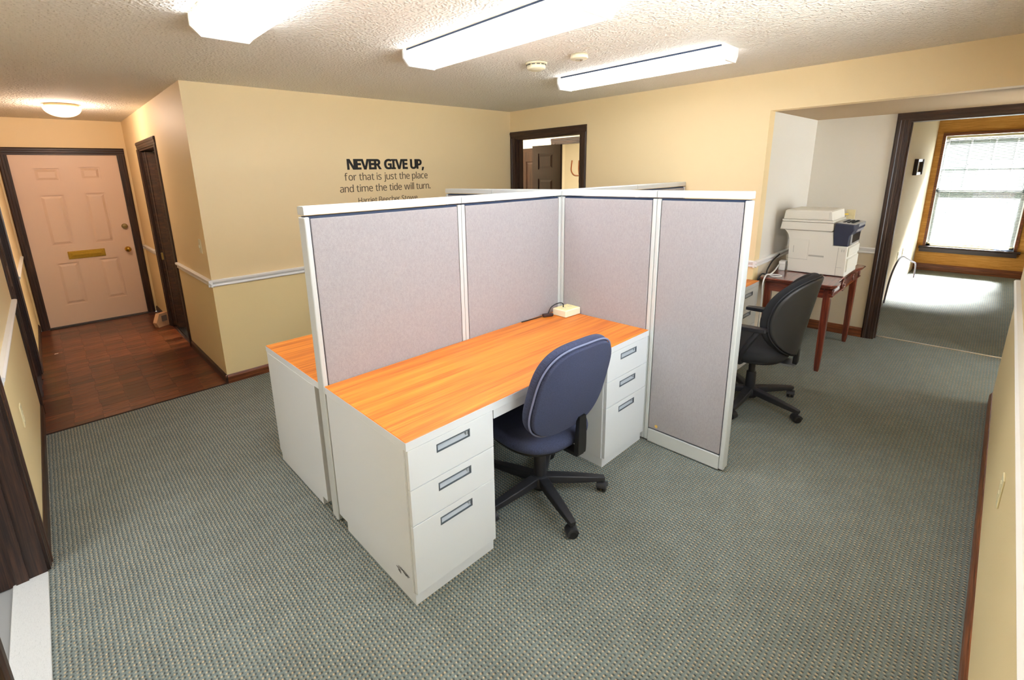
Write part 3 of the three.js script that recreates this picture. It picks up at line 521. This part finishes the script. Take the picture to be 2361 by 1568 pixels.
// ------------------------------------------------------------------ swivel chairs
function casterGeos() {
  const w = []; for (const s of [-1, 1]) w.push(at(rot(lathe([[0.0001, -0.009], [0.02, -0.009], [0.026, -0.006], [0.026, 0.006], [0.02, 0.009], [0.0001, 0.009]], 20), 'Z', Math.PI / 2), s * 0.014, 0.026, 0));
  const hood = []; const sh = new THREE.Shape(); sh.absarc(0, 0, 0.03, -0.3, Math.PI * 0.95); sh.absarc(0, 0, 0.016, Math.PI * 0.95, -0.3, true); sh.closePath();
  hood.push(at(prism(sh, -0.026, 0.026, 'x', 0.002), 0, 0.027, 0)); hood.push(at(new THREE.CylinderGeometry(0.009, 0.009, 0.03, 12)[NI](), 0, 0.065, 0));
  return [merge(w), merge(hood)];
}
function chair(label, pos, phase, R, o) {                               // local: back toward +z; o.turn turns seat and back
  const c = thing('office_chair', label, 'office chair', pos, 0);
  const [wheels, hood] = casterGeos();
  mesh('hub', lathe([[0.0001, 0.05], [0.05, 0.052], [0.055, 0.07], [0.052, 0.105], [0.04, 0.125], [0.0001, 0.126]]), M.plastic, c);
  for (let i = 0; i < 5; i++) {
    const a = phase + i * Math.PI * 2 / 5, x = Math.cos(a), z = Math.sin(a);
    const leg = mesh('leg', [bar([x * 0.025, 0.10, z * 0.025], [x * (R + 0.012), 0.076, z * (R + 0.012)], 0.062, 0.05, 0.038, 0.03)], M.plastic, c);
    const k = mesh('caster', hood.clone(), M.plastic, c); const yaw = a + 1.2 + i * 0.9; k.rotation.y = yaw; k.position.set(x * R, 0, z * R);
    mesh('wheel', wheels, M.black, k);
  }
  mesh('gas_column', [lathe([[0.0001, 0.11], [0.034, 0.112], [0.031, 0.24], [0.0001, 0.242]]), lathe([[0.0001, 0.24], [0.0215, 0.24], [0.0215, 0.345], [0.0001, 0.35]])], M.plastic, c);
  const R2 = (g) => rot(g, 'Y', o.turn), sy = o.seatY;
  mesh('mechanism', R2(merge([rbox(-0.09, 0.09, sy - 0.085, sy - 0.045, -0.12, 0.12, 0.012), at(rot(lathe([[0.0001, 0], [0.012, 0.002], [0.012, 0.05], [0.0001, 0.052]], 12), 'Z', -1.4), 0.09, sy - 0.06, 0.02)])), M.black, c);
  const seat = cushion(o.seatW, o.seatD, 0.075, 2.7, { bulgeF: 0.018, rim: 0.5, bend: (x, y) => -0.35 * Math.max(0, Math.abs(y) - 0.12) ** 2 * 4 * (y > 0 ? 1 : 0.4) });
  seat.rotateX(-Math.PI / 2); mesh('seat', R2(at(seat, o.seatX ?? 0, sy, o.seatZ ?? 0)), o.fabric, c);
  const under = cushion(o.seatW * 0.9, o.seatD * 0.9, 0.02, 2.7); under.rotateX(-Math.PI / 2); mesh('seat_pan', R2(at(under, o.seatX ?? 0, sy - 0.042, o.seatZ ?? 0)), M.black, c);
  const bend = (x, y) => (o.curve ?? 0.5) * -(x * x) + (o.lumbar ?? 0) * y * y;
  const tilt = (g) => R2(at(rot(g, 'X', o.tilt), o.backX ?? 0, o.backY, o.backZ));
  mesh('backrest', tilt(at(cushion(o.backW, o.backH, o.padT, o.n, { bulgeB: 0.012, rim: 0.35, taper: o.taper, bend }), 0, 0, -o.padT / 2 + 0.004)), o.fabric, c);
  mesh('back_shell', tilt(at(cushion(o.backW - 0.022, o.backH - 0.022, 0.024, o.n, { bulgeF: o.shellBulge, rim: 0.3, taper: o.taper, bend }), 0, 0, 0.012)), o.shell, c);
  const pp = []; for (let j = 0; j < 72; j++) { const a = 2 * Math.PI * j / 72, q = Math.cos(a), d = Math.sin(a); let x = Math.sign(q) * Math.abs(q) ** (2 / o.n) * (o.backW / 2 - 0.004), y = Math.sign(d) * Math.abs(d) ** (2 / o.n) * (o.backH / 2 - 0.004); x *= 1 + o.taper * y / (o.backH / 2); pp.push(new THREE.Vector3(x, y, 0.006 + bend(x, y))); }
  mesh('piping', tilt(new THREE.TubeGeometry(new THREE.CatmullRomCurve3(pp, true), 144, 0.0045, 6, true)[NI]()), o.pipe, c);
  const bz = o.backZ - Math.sin(o.tilt) * (o.backH * 0.42) + 0.02;
  mesh('back_bar', R2(bar([0, sy - 0.062, 0.05], [0, sy - 0.066, bz + 0.015], o.plate ? 0.13 : 0.06, 0.018)), o.plate ?? M.black, c);
  mesh('back_support', R2(bar([0, sy - 0.06, bz + 0.012], [0, o.backY - o.backH * 0.36, bz + 0.016], 0.062, 0.03, 0.052, 0.022)), M.black, c);
  return c;
}
chair('blue fabric swivel chair without arms, pushed in at the near desk', [-0.895, 0, 0.592], 40.6 * Math.PI / 180, 0.335,
  { turn: -0.06, seatY: 0.435, seatW: 0.49, seatD: 0.47, seatZ: 0, seatX: -0.03, backX: -0.078, backW: 0.49, backH: 0.475, backY: 0.742, backZ: 0.285, tilt: 0.265, padT: 0.05, n: 3.1, taper: -0.04, curve: 0.35, shellBulge: 0.018, fabric: M.cloth, shell: M.cloth, pipe: M.piping });
{
  const b = chair('black swivel chair with arms, at the desk behind the free standing panel', [0.968, 0, 0.992], 34 * Math.PI / 180, 0.345,
    { turn: 0.06, seatY: 0.43, seatW: 0.52, seatD: 0.5, seatZ: -0.03, backW: 0.48, backH: 0.57, backY: 0.715, backZ: 0.262, tilt: 0.15, padT: 0.055, n: 2.3, taper: -0.06, curve: 2.6, shellBulge: 0.02, fabric: M.blackCloth, shell: M.shell, pipe: M.plastic, plate: M.steel, lumbar: 0.35 });
  for (const s of [-1, 1]) { const a = mesh('armrest', [bar([s * 0.27, 0.63, -0.16], [s * 0.26, 0.64, 0.14], 0.07, 0.03, 0.06, 0.03)], M.plastic, b); mesh('arm_post', tube([[s * 0.26, 0.635, 0.10], [s * 0.285, 0.56, 0.06], [s * 0.28, 0.44, 0.0], [s * 0.22, 0.37, -0.02], [s * 0.1, 0.365, -0.02]], 0.018, 24, 10), M.plastic, a); }
}

// ------------------------------------------------------------------ power box and cord on the desk
{
  const p = thing('power_box', 'ivory power outlet box with black cord on the desk in the partition corner', 'outlet box', [-0.108, DT, 0.145], -0.05);
  mesh('case', rbox(-0.075, 0.075, 0.001, 0.048, -0.058, 0.058, 0.006), M.ivory, p);
  mesh('face_plate', rbox(-0.066, 0.066, 0.047, 0.0505, -0.05, 0.05, 0.003), std(0xf3e3a4, 0.4), p);
  for (const x of [-0.03, 0.03]) mesh('socket', [box(x - 0.012, x - 0.008, 0.0505, 0.0512, -0.01, 0.01), box(x + 0.008, x + 0.012, 0.0505, 0.0512, -0.01, 0.01)], M.printerLine, p);
  const c = p, P = (g) => { g.translate(0.108, 0, -0.145); g.rotateY(0.05); return g; };
  const cord = mesh('cord', [tube([[-0.125, 0.05, 0.13], [-0.127, 0.075, 0.128], [-0.15, 0.082, 0.115], [-0.2, 0.06, 0.09], [-0.225, 0.025, 0.085], [-0.23, 0.012, 0.083]], 0.0035, 40, 8), tube([[-0.28, 0.01, 0.075], [-0.33, 0.005, 0.062], [-0.45, 0.004, 0.05]], 0.0035, 24, 8)].map(P), M.black, c);
  const bl = rbox(-0.038, 0.038, 0.001, 0.022, -0.013, 0.013, 0.006); bl.rotateY(-0.35); mesh('inline_block', P(at(bl, -0.235, 0, 0.088)), std(0x3a2119, 0.45), cord);
}

// ------------------------------------------------------------------ table and printer in the alcove
{
  const X0 = 1.84, X1 = 2.985, Za = 0.70, Zb = 1.262, Y = 0.752;
  const t = thing('console_table', 'dark red wooden table with a carved front, under the printer', 'table', [0, 0, 0]);
  const outline = (o) => { const s = new THREE.Shape(), n = 40; const ch = 0.03; s.moveTo(X0 - o + ch, -(Za - o)); s.lineTo(X1 + o - ch, -(Za - o)); s.lineTo(X1 + o, -(Za - o + ch)); s.lineTo(X1 + o, -(Zb + o - ch)); const pts = []; for (let i = 0; i <= n; i++) { const u = i / n, x = X1 + o - ch - (X1 - X0 + 2 * o - 2 * ch) * u, e = Math.min(u, 1 - u); const dip = 0.034 * Math.max(0, Math.min(1, (e - 0.1) / 0.1)); pts.push([x, -(Zb + o - (dip * dip * (3 - 2 * dip / 0.034) / 0.034))]); } pts.forEach((p) => s.lineTo(...p)); s.lineTo(X0 - o, -(Zb + o - ch)); s.lineTo(X0 - o, -(Za - o + ch)); s.closePath(); return s; };
  const slab = (o, y0, y1, b) => { const e = new THREE.ExtrudeGeometry(outline(o), { depth: y1 - y0 - 2 * b, bevelEnabled: true, bevelSize: b, bevelThickness: b, bevelOffset: -b, bevelSegments: 3 }); e.rotateX(-Math.PI / 2); e.translate(0, y0 + b, 0); return metreUV(e); };
  mesh('table_top', [slab(0.0, Y - 0.016, Y, 0.006), slab(-0.012, Y - 0.03, Y - 0.014, 0.005)], M.mahogany, t);
  mesh('apron', [box(X0 + 0.05, X0 + 0.07, 0.635, Y - 0.028, Za + 0.08, Zb - 0.09), box(X1 - 0.07, X1 - 0.05, 0.635, Y - 0.028, Za + 0.08, Zb - 0.09), box(X0 + 0.08, X1 - 0.08, 0.635, Y - 0.028, Za + 0.06, Za + 0.08)], M.mahogany, t);
  const front = mesh('front_apron', [box(X0 + 0.05, X1 - 0.05, 0.655, Y - 0.028, Zb - 0.055, Zb - 0.036), prism([[Zb - 0.05, 0.646], [Zb - 0.026, 0.65], [Zb - 0.023, 0.655], [Zb - 0.026, 0.66], [Zb - 0.05, 0.664]], X0 + 0.05, X1 - 0.05, 'x')], M.mahogany, t);
  const medal = (r) => merge([rot(new THREE.TorusGeometry(r, r * 0.16, 10, 28)[NI](), 'Z', 0), rot(new THREE.TorusGeometry(r * 0.6, r * 0.13, 8, 24)[NI](), 'Z', 0), new THREE.SphereGeometry(r * 0.3, 16, 10)[NI](), ...[0, 1, 2, 3, 4, 5, 6, 7].map((i) => { const a = i * Math.PI / 4, q = new THREE.SphereGeometry(r * 0.17, 10, 8); q.scale(1.3, 0.8, 0.6); q.rotateZ(a); return at(q[NI](), r * 0.8 * Math.cos(a), r * 0.8 * Math.sin(a), 0); })]);
  mesh('carved_medallion', at(medal(0.048), 2.27, 0.688, Zb - 0.032), M.mahogany, front);
  mesh('carved_rosette', at(medal(0.025), 1.915, 0.69, Zb - 0.032), M.mahogany, front);
  mesh('carved_rosette', at(medal(0.025), 2.65, 0.69, Zb - 0.032), M.mahogany, front);
  mesh('carved_rosette', at(medal(0.025), 2.905, 0.69, Zb - 0.032), M.mahogany, front);
  for (const [x, z] of [[1.925, 1.195], [2.905, 1.195], [1.925, 0.765], [2.905, 0.765]]) { const g = bar([x, 0, z], [x, Y - 0.03, z], 0.042, 0.042, 0.056, 0.056); mesh('leg', metreUV(g, true), M.mahogany, t); }
}
{
  const p = thing('laser_printer', 'cream multifunction printer with navy control panel on the alcove table', 'printer', [0, 0, 0]);
  const x0 = 2.25, x1 = 2.69;
  const body = new THREE.Shape(); body.moveTo(0.806, 0.757); body.lineTo(1.228, 0.757); body.lineTo(1.222, 1.01); body.lineTo(1.122, 1.012); body.lineTo(1.11, 1.126); body.lineTo(0.745, 1.126); body.quadraticCurveTo(0.792, 1.09, 0.793, 1.02); body.closePath();
  mesh('body', prism(body, x0, x1, 'x', 0.006), M.printer, p);
  mesh('feet', [rbox(x0 + 0.03, x0 + 0.07, 0.752, 0.758, 0.84, 0.88, 0.001), rbox(x0 + 0.03, x0 + 0.07, 0.752, 0.758, 1.15, 1.19, 0.001), rbox(x1 - 0.07, x1 - 0.03, 0.752, 0.758, 1.15, 1.19, 0.001), rbox(x1 - 0.07, x1 - 0.03, 0.752, 0.758, 0.84, 0.88, 0.001)], M.black, p);
  mesh('scanner_bed', prism([[0.713, 1.128], [1.10, 1.128], [1.11, 1.14], [1.108, 1.196], [0.722, 1.196]], x0 - 0.012, x1 + 0.01, 'x', 0.006), M.printer, p);
  mesh('scanner_lid', [prism([[0.722, 1.199], [1.104, 1.199], [1.102, 1.218], [0.722, 1.218]], x0 - 0.008, x1 + 0.006, 'x', 0.004), prism([[0.728, 1.219], [1.096, 1.219], [1.084, 1.292], [1.07, 1.30], [0.748, 1.30], [0.736, 1.29]], x0 + 0.0, x1 - 0.01, 'x', 0.008)], M.printer, p);
  mesh('lid_panel', prism([[0.772, 1.232], [1.066, 1.232], [1.066, 1.288], [0.772, 1.288]], x0 - 0.003, x0 + 0.004, 'x', 0.001), M.printer, p);
  mesh('side_door', prism([[0.818, 0.876], [0.946, 0.876], [0.946, 1.048], [0.818, 1.048]], x0 - 0.003, x0 + 0.004, 'x', 0.001), M.printer, p);
  mesh('side_groove', [box(x0 - 0.0035, x0 + 0.002, 0.905, 0.918, 0.954, 1.066), box(x0 - 0.001, x0 + 0.002, 0.757, 1.0, 1.1605, 1.1635), box(x0 - 0.0042, x0 + 0.002, 0.93, 0.99, 0.834, 0.837), box(x0 - 0.001, x0 + 0.002, 0.872, 0.874, 0.79, 0.95), box(x0 - 0.001, x0 + 0.002, 0.83, 0.832, 1.164, 1.2), box(x0 - 0.001, x0 + 0.002, 0.965, 0.985, 1.185, 1.189), box(x0 - 0.001, x0 + 0.002, 0.965, 0.985, 1.2, 1.204)], M.printerLine, p);
  const con = new THREE.Shape(); con.moveTo(1.125, 1.014); con.lineTo(1.222, 1.012); con.lineTo(1.226, 1.10); con.lineTo(1.25, 1.15); con.lineTo(1.245, 1.19); con.lineTo(1.118, 1.20); con.lineTo(1.112, 1.13); con.closePath();
  const pan = mesh('control_panel', prism(con, x0 - 0.004, x1, 'x', 0.008), M.navy, p);
  mesh('panel_face', prism([[1.122, 1.199], [1.248, 1.189], [1.250, 1.193], [1.123, 1.204]], x0 + 0.035, x1 - 0.02, 'x', 0.001), M.silver, pan);
  mesh('front_fascia', prism([[1.246, 1.19], [1.252, 1.186], [1.242, 1.118], [1.232, 1.118]], x0 + 0.17, x1 - 0.01, 'x', 0.001), M.silver, pan);
  const keys = []; for (let i = 0; i < 5; i++) for (let j = 0; j < 3; j++) keys.push(rbox(x0 + 0.10 + i * 0.05, x0 + 0.125 + i * 0.05, 1.197, 1.2055, 1.145 + j * 0.03, 1.163 + j * 0.03, 0.002));
  mesh('keys', keys, M.black, pan);
  mesh('output_slot', box(x0 + 0.10, x1 - 0.04, 1.03, 1.10, 1.2225, 1.229), M.black, pan);
  mesh('slot_trim', [box(x0 + 0.04, x0 + 0.10, 1.02, 1.11, 1.222, 1.229), box(x0 + 0.10, x1 - 0.04, 1.018, 1.03, 1.222, 1.230)], M.silver, pan);
  mesh('feed_tray', prism([[1.10, 1.19], [1.15, 1.196], [1.15, 1.20], [1.10, 1.2]], x0 + 0.2, x1, 'x', 0.001), M.printer, p);
  mesh('paper_tray', [prism([[1.226, 0.79], [1.236, 0.80], [1.236, 0.90], [1.226, 0.905]], x0 + 0.02, x1 - 0.02, 'x', 0.002), prism([[1.226, 0.92], [1.234, 0.93], [1.234, 0.995], [1.226, 1.0]], x0 + 0.02, x1 - 0.02, 'x', 0.002)], M.printer, p);
}
{ const b = thing('white_box', 'small white adapter box on the table, left of the printer', 'box', [2.29, 0.752, 0.752], 0.1); mesh('case', rbox(-0.04, 0.04, 0.001, 0.085, -0.022, 0.03, 0.004), M.white, b); mesh('lid_line', box(-0.0405, -0.0395, 0.055, 0.057, -0.02, 0.028), M.printerLine, b); }
{ const c = thing('printer_cable', 'black and white cables hanging from the table left of the printer', 'cable', [0, 0, 0]);
  mesh('black_cable', tube([[2.36, 0.88, 0.70], [2.2, 0.84, 0.695], [2.05, 0.785, 0.705], [1.93, 0.765, 0.73], [1.85, 0.775, 0.72], [1.82, 0.70, 0.70], [1.82, 0.5, 0.69], [1.815, 0.2, 0.69], [1.81, 0.006, 0.70]], 0.006, 80, 8), M.black, c);
  mesh('white_cable', tube([[2.245, 0.80, 0.735], [2.1, 0.775, 0.75], [1.95, 0.765, 0.76], [1.86, 0.77, 0.755], [1.822, 0.72, 0.75], [1.815, 0.58, 0.755], [1.815, 0.3, 0.75], [1.81, 0.01, 0.74]], 0.006, 80, 8), M.white, c);
  mesh('coil', [rot(new THREE.TorusGeometry(0.045, 0.004, 8, 32)[NI](), 'X', Math.PI / 2)].map((g) => at(g, 1.96, 0.7565, 0.80)), M.white, c); }

// ------------------------------------------------------------------ plates, detectors, small things
function plate(name, label, cat, pos, turn, kind, mat) {                 // on a wall, facing local +z
  const p = thing(name, label, cat, pos, turn);
  mesh('cover', rbox(-0.036, 0.036, -0.058, 0.058, 0, 0.006, 0.003), mat, p);
  if (kind === 'switch') mesh('toggle', rbox(-0.006, 0.006, -0.012, 0.012, 0.005, 0.016, 0.003), mat, p);
  else for (const y of [-0.02, 0.02]) mesh('socket', [rbox(-0.016, 0.016, y - 0.013, y + 0.013, 0.005, 0.008, 0.002), box(-0.007, -0.005, y - 0.004, y + 0.005, 0.0078, 0.0084), box(0.005, 0.007, y - 0.004, y + 0.005, 0.0078, 0.0084)], mat, p);
  return p;
}
plate('light_switch', 'almond light switch plate above the rail at the hall corner', 'light switch', [XO, 1.155, -2.378], -Math.PI / 2, 'switch', M.ivory);
plate('wall_outlet', 'almond outlet plate low on the left wall before the hall', 'outlet', [XL, 0.515, -1.262], Math.PI / 2, 'socket', M.almond);
plate('wall_outlet', 'almond outlet plate low on the near right wall', 'outlet', [-0.23, 0.518, ZN], Math.PI, 'socket', M.almond);
plate('wall_outlet', 'beige outlet plate on the alcove wall behind the printer controls', 'outlet', [XA, 1.19, 1.05], -Math.PI / 2, 'socket', M.almond);
plate('wall_outlet', 'beige blank outlet plate on the alcove wall, half hidden by the printer lid', 'outlet', [XA, 1.19, 0.955], -Math.PI / 2, 'socket', M.almond);
{ const y = thing('yellow_cable', 'short yellow cable plugged into the alcove wall plate', 'cable', [0, 0, 0]); mesh('cable', tube([[XA - 0.01, 1.205, 1.03], [XA - 0.05, 1.206, 1.01], [XA - 0.09, 1.2, 0.99], [XA - 0.14, 1.16, 0.97]], 0.006, 20, 8), M.yellow, y); }
plate('wall_outlet', 'outlet plate low on the sunlit office wall, left of the pair', 'outlet', [5.58, 0.485, 1.2], 0, 'socket', M.ivory);
plate('wall_outlet', 'outlet plate low on the sunlit office wall, nearer the window', 'outlet', [6.02, 0.485, 1.2], 0, 'socket', M.ivory);
{ const d = thing('smoke_detector', 'larger round white smoke detector with vent slots, left of two', 'smoke detector', [0.04, H, -0.255]);
  mesh('base_plate', lathe([[0.0001, 0], [0.074, 0], [0.074, -0.007], [0.066, -0.01], [0.0001, -0.01]]), M.ivory, d);
  mesh('cover', lathe([[0.0001, -0.008], [0.064, -0.008], [0.062, -0.036], [0.055, -0.042], [0.04, -0.042], [0.037, -0.05], [0.0001, -0.05]]), M.ivory, d);
  for (let i = 0; i < 12; i++) { const a = i * Math.PI / 6 + 0.1, g = new THREE.BoxGeometry(0.022, 0.004, 0.004); g.rotateY(-a + Math.PI / 2); mesh('vent_slot', at(g, 0.0635 * Math.cos(a), -0.017, 0.0635 * Math.sin(a)), M.black, d); } }
{ const d = thing('motion_sensor', 'smaller round white ceiling sensor with a small nub, right of the smoke detector', 'sensor', [0.08, H, 0.07]);
  mesh('cover', lathe([[0.0001, 0], [0.052, 0], [0.056, -0.022], [0.05, -0.03], [0.0001, -0.031]]), M.ivory, d);
  mesh('nub', [at(new THREE.SphereGeometry(0.009, 14, 10)[NI](), 0.006, -0.033, 0.01), at(rot(new THREE.CylinderGeometry(0.022, 0.024, 0.006, 24)[NI](), 'X', 0), 0, -0.033, 0)], M.chrome, d); }
{ const w = thing('door_wedge_box', 'small tan folded cardboard box standing on the hall floor by the closet door', 'box', [-1.75, 0, -4.60], 0.5);
  mesh('carton', prism([[-0.08, 0], [0.08, 0], [0.10, 0.06], [0.05, 0.16], [-0.05, 0.16], [-0.10, 0.06]], -0.03, 0.03, 'z', 0.002), M.cardboard, w);
  mesh('printed_square', box(-0.03, 0.035, 0.06, 0.13, 0.03, 0.0312), std(0x8a7a70, 0.8), w); }
{ const s = thing('paper_scrap', 'tiny white paper scrap on the hall floor at the left', 'paper', [-2.74, 0.001, -4.28]); const g = new THREE.ExtrudeGeometry(shape([[0, 0], [0.03, 0.004], [0.034, 0.022], [0.006, 0.026]]), { depth: 0.001, bevelEnabled: false }); g.rotateX(-Math.PI / 2); mesh('scrap', g, M.white, s); }
{ const f = thing('wall_rack', 'small brown and chrome frame hung on the sunlit office wall', 'frame', [5.87, 1.62, 1.2]);
  mesh('side_bar', rbox(-0.30, -0.25, -0.1, 0.1, 0.001, 0.04, 0.004), M.trim, f); mesh('side_bar', rbox(0.25, 0.30, -0.1, 0.1, 0.001, 0.04, 0.004), M.trim, f);
  mesh('cross_bar', rbox(-0.29, 0.29, 0.065, 0.1, 0.001, 0.03, 0.004), M.chrome, f); mesh('cross_bar', rbox(-0.29, 0.29, -0.1, -0.065, 0.001, 0.03, 0.004), M.chrome, f); }
{ const c = thing('floor_cable', 'thin grey cable looping up from the office carpet by the sunlit wall', 'cable', [0, 0, 0]); mesh('loop', tube([[4.80, 0.005, 1.23], [4.81, 0.32, 1.25], [4.87, 0.47, 1.27], [5.2, 0.53, 1.28], [5.65, 0.45, 1.29], [6.2, 0.33, 1.3], [6.75, 0.2, 1.3], [6.8, 0.1, 1.3], [6.79, 0.004, 1.3]], 0.010, 80, 8), std(0x6a6470, 0.4), c); }
{ const c = thing('coat_stand', 'wooden coat stand with curved hooks in the far bright room', 'coat stand', [4.42, 0, -3.075]);
  const w = std(0x7c4522, 0.45); mesh('pole', lathe([[0.0001, 0.02], [0.035, 0.02], [0.035, 1.35], [0.03, 1.4], [0.04, 1.5], [0.035, 1.72], [0.0001, 1.73]], 20), w, c);
  for (let i = 0; i < 4; i++) { const a = i * Math.PI / 2 + 0.7, x = Math.cos(a), z = Math.sin(a); mesh('hook', tube([[x * 0.03, 1.6, z * 0.03], [x * 0.12, 1.61, z * 0.12], [x * 0.17, 1.68, z * 0.17], [x * 0.17, 1.78, z * 0.17], [x * 0.16, 1.86, z * 0.16]], 0.012, 20, 8), w, c); mesh('foot', bar([x * 0.02, 0.14, z * 0.02], [x * 0.28, 0.015, z * 0.28], 0.03, 0.03), w, c); } }

// ------------------------------------------------------------------ lettering on the back wall
{
  const loader = new FontLoader();
  const bold = await loader.loadAsync('fonts/droid/droid_sans_bold.typeface.json'), reg = await loader.loadAsync('fonts/droid/droid_sans_regular.typeface.json');
  const d = thing('wall_quote', 'dark vinyl quote lettering reading never give up on the back wall', 'wall lettering', [0, 0, ZB]);
  function line(txt, font, x0, x1, yb, capH, squeeze, mat, name) {
    const gs = []; let x = 0;
    for (const ch of txt) {
      if (ch === ' ') { x += 0.30 + (squeeze < 0 ? 0.05 : 0); continue; }
      const g = new TextGeometry(ch, { font, size: 1, depth: 0.001, curveSegments: 5, bevelEnabled: squeeze < 0, bevelSize: 0.022, bevelThickness: 0.0002, bevelSegments: 1 }); g.computeBoundingBox();
      const b = g.boundingBox; g.translate(x - b.min.x, 0, 0); gs.push(g.index ? g[NI]() : g); x += b.max.x - b.min.x + squeeze;
    }
    const g = merge(gs); g.computeBoundingBox(); const w = g.boundingBox.max.x - g.boundingBox.min.x, c = new TextGeometry(name === 'small_line' ? 'H' : 'N', { font, size: 1, depth: 0.001 }); c.computeBoundingBox();
    const s = capH / (c.boundingBox.max.y - c.boundingBox.min.y);
    g.scale((x1 - x0) / w, s, 1); g.computeBoundingBox(); g.translate(x0 - g.boundingBox.min.x, yb, 0.0003); g.computeVertexNormals();
    return mesh(name, g, mat, d);
  }
  line('NEVER GIVE UP,', bold, -0.41, 0.468, 1.743, 0.094, -0.05, M.letter, 'heading_line');
  line('for that is just the place', reg, -0.448, 0.508, 1.642, 0.066, 0.10, M.letterThin, 'text_line');
  line('and time the tide will turn.', reg, -0.503, 0.538, 1.534, 0.066, 0.10, M.letterThin, 'text_line');
  line('Harriet Beecher Stowe', reg, -0.324, 0.362, 1.425, 0.052, 0.09, M.letterThin, 'small_line');
}
renderer.render(scene, camera);
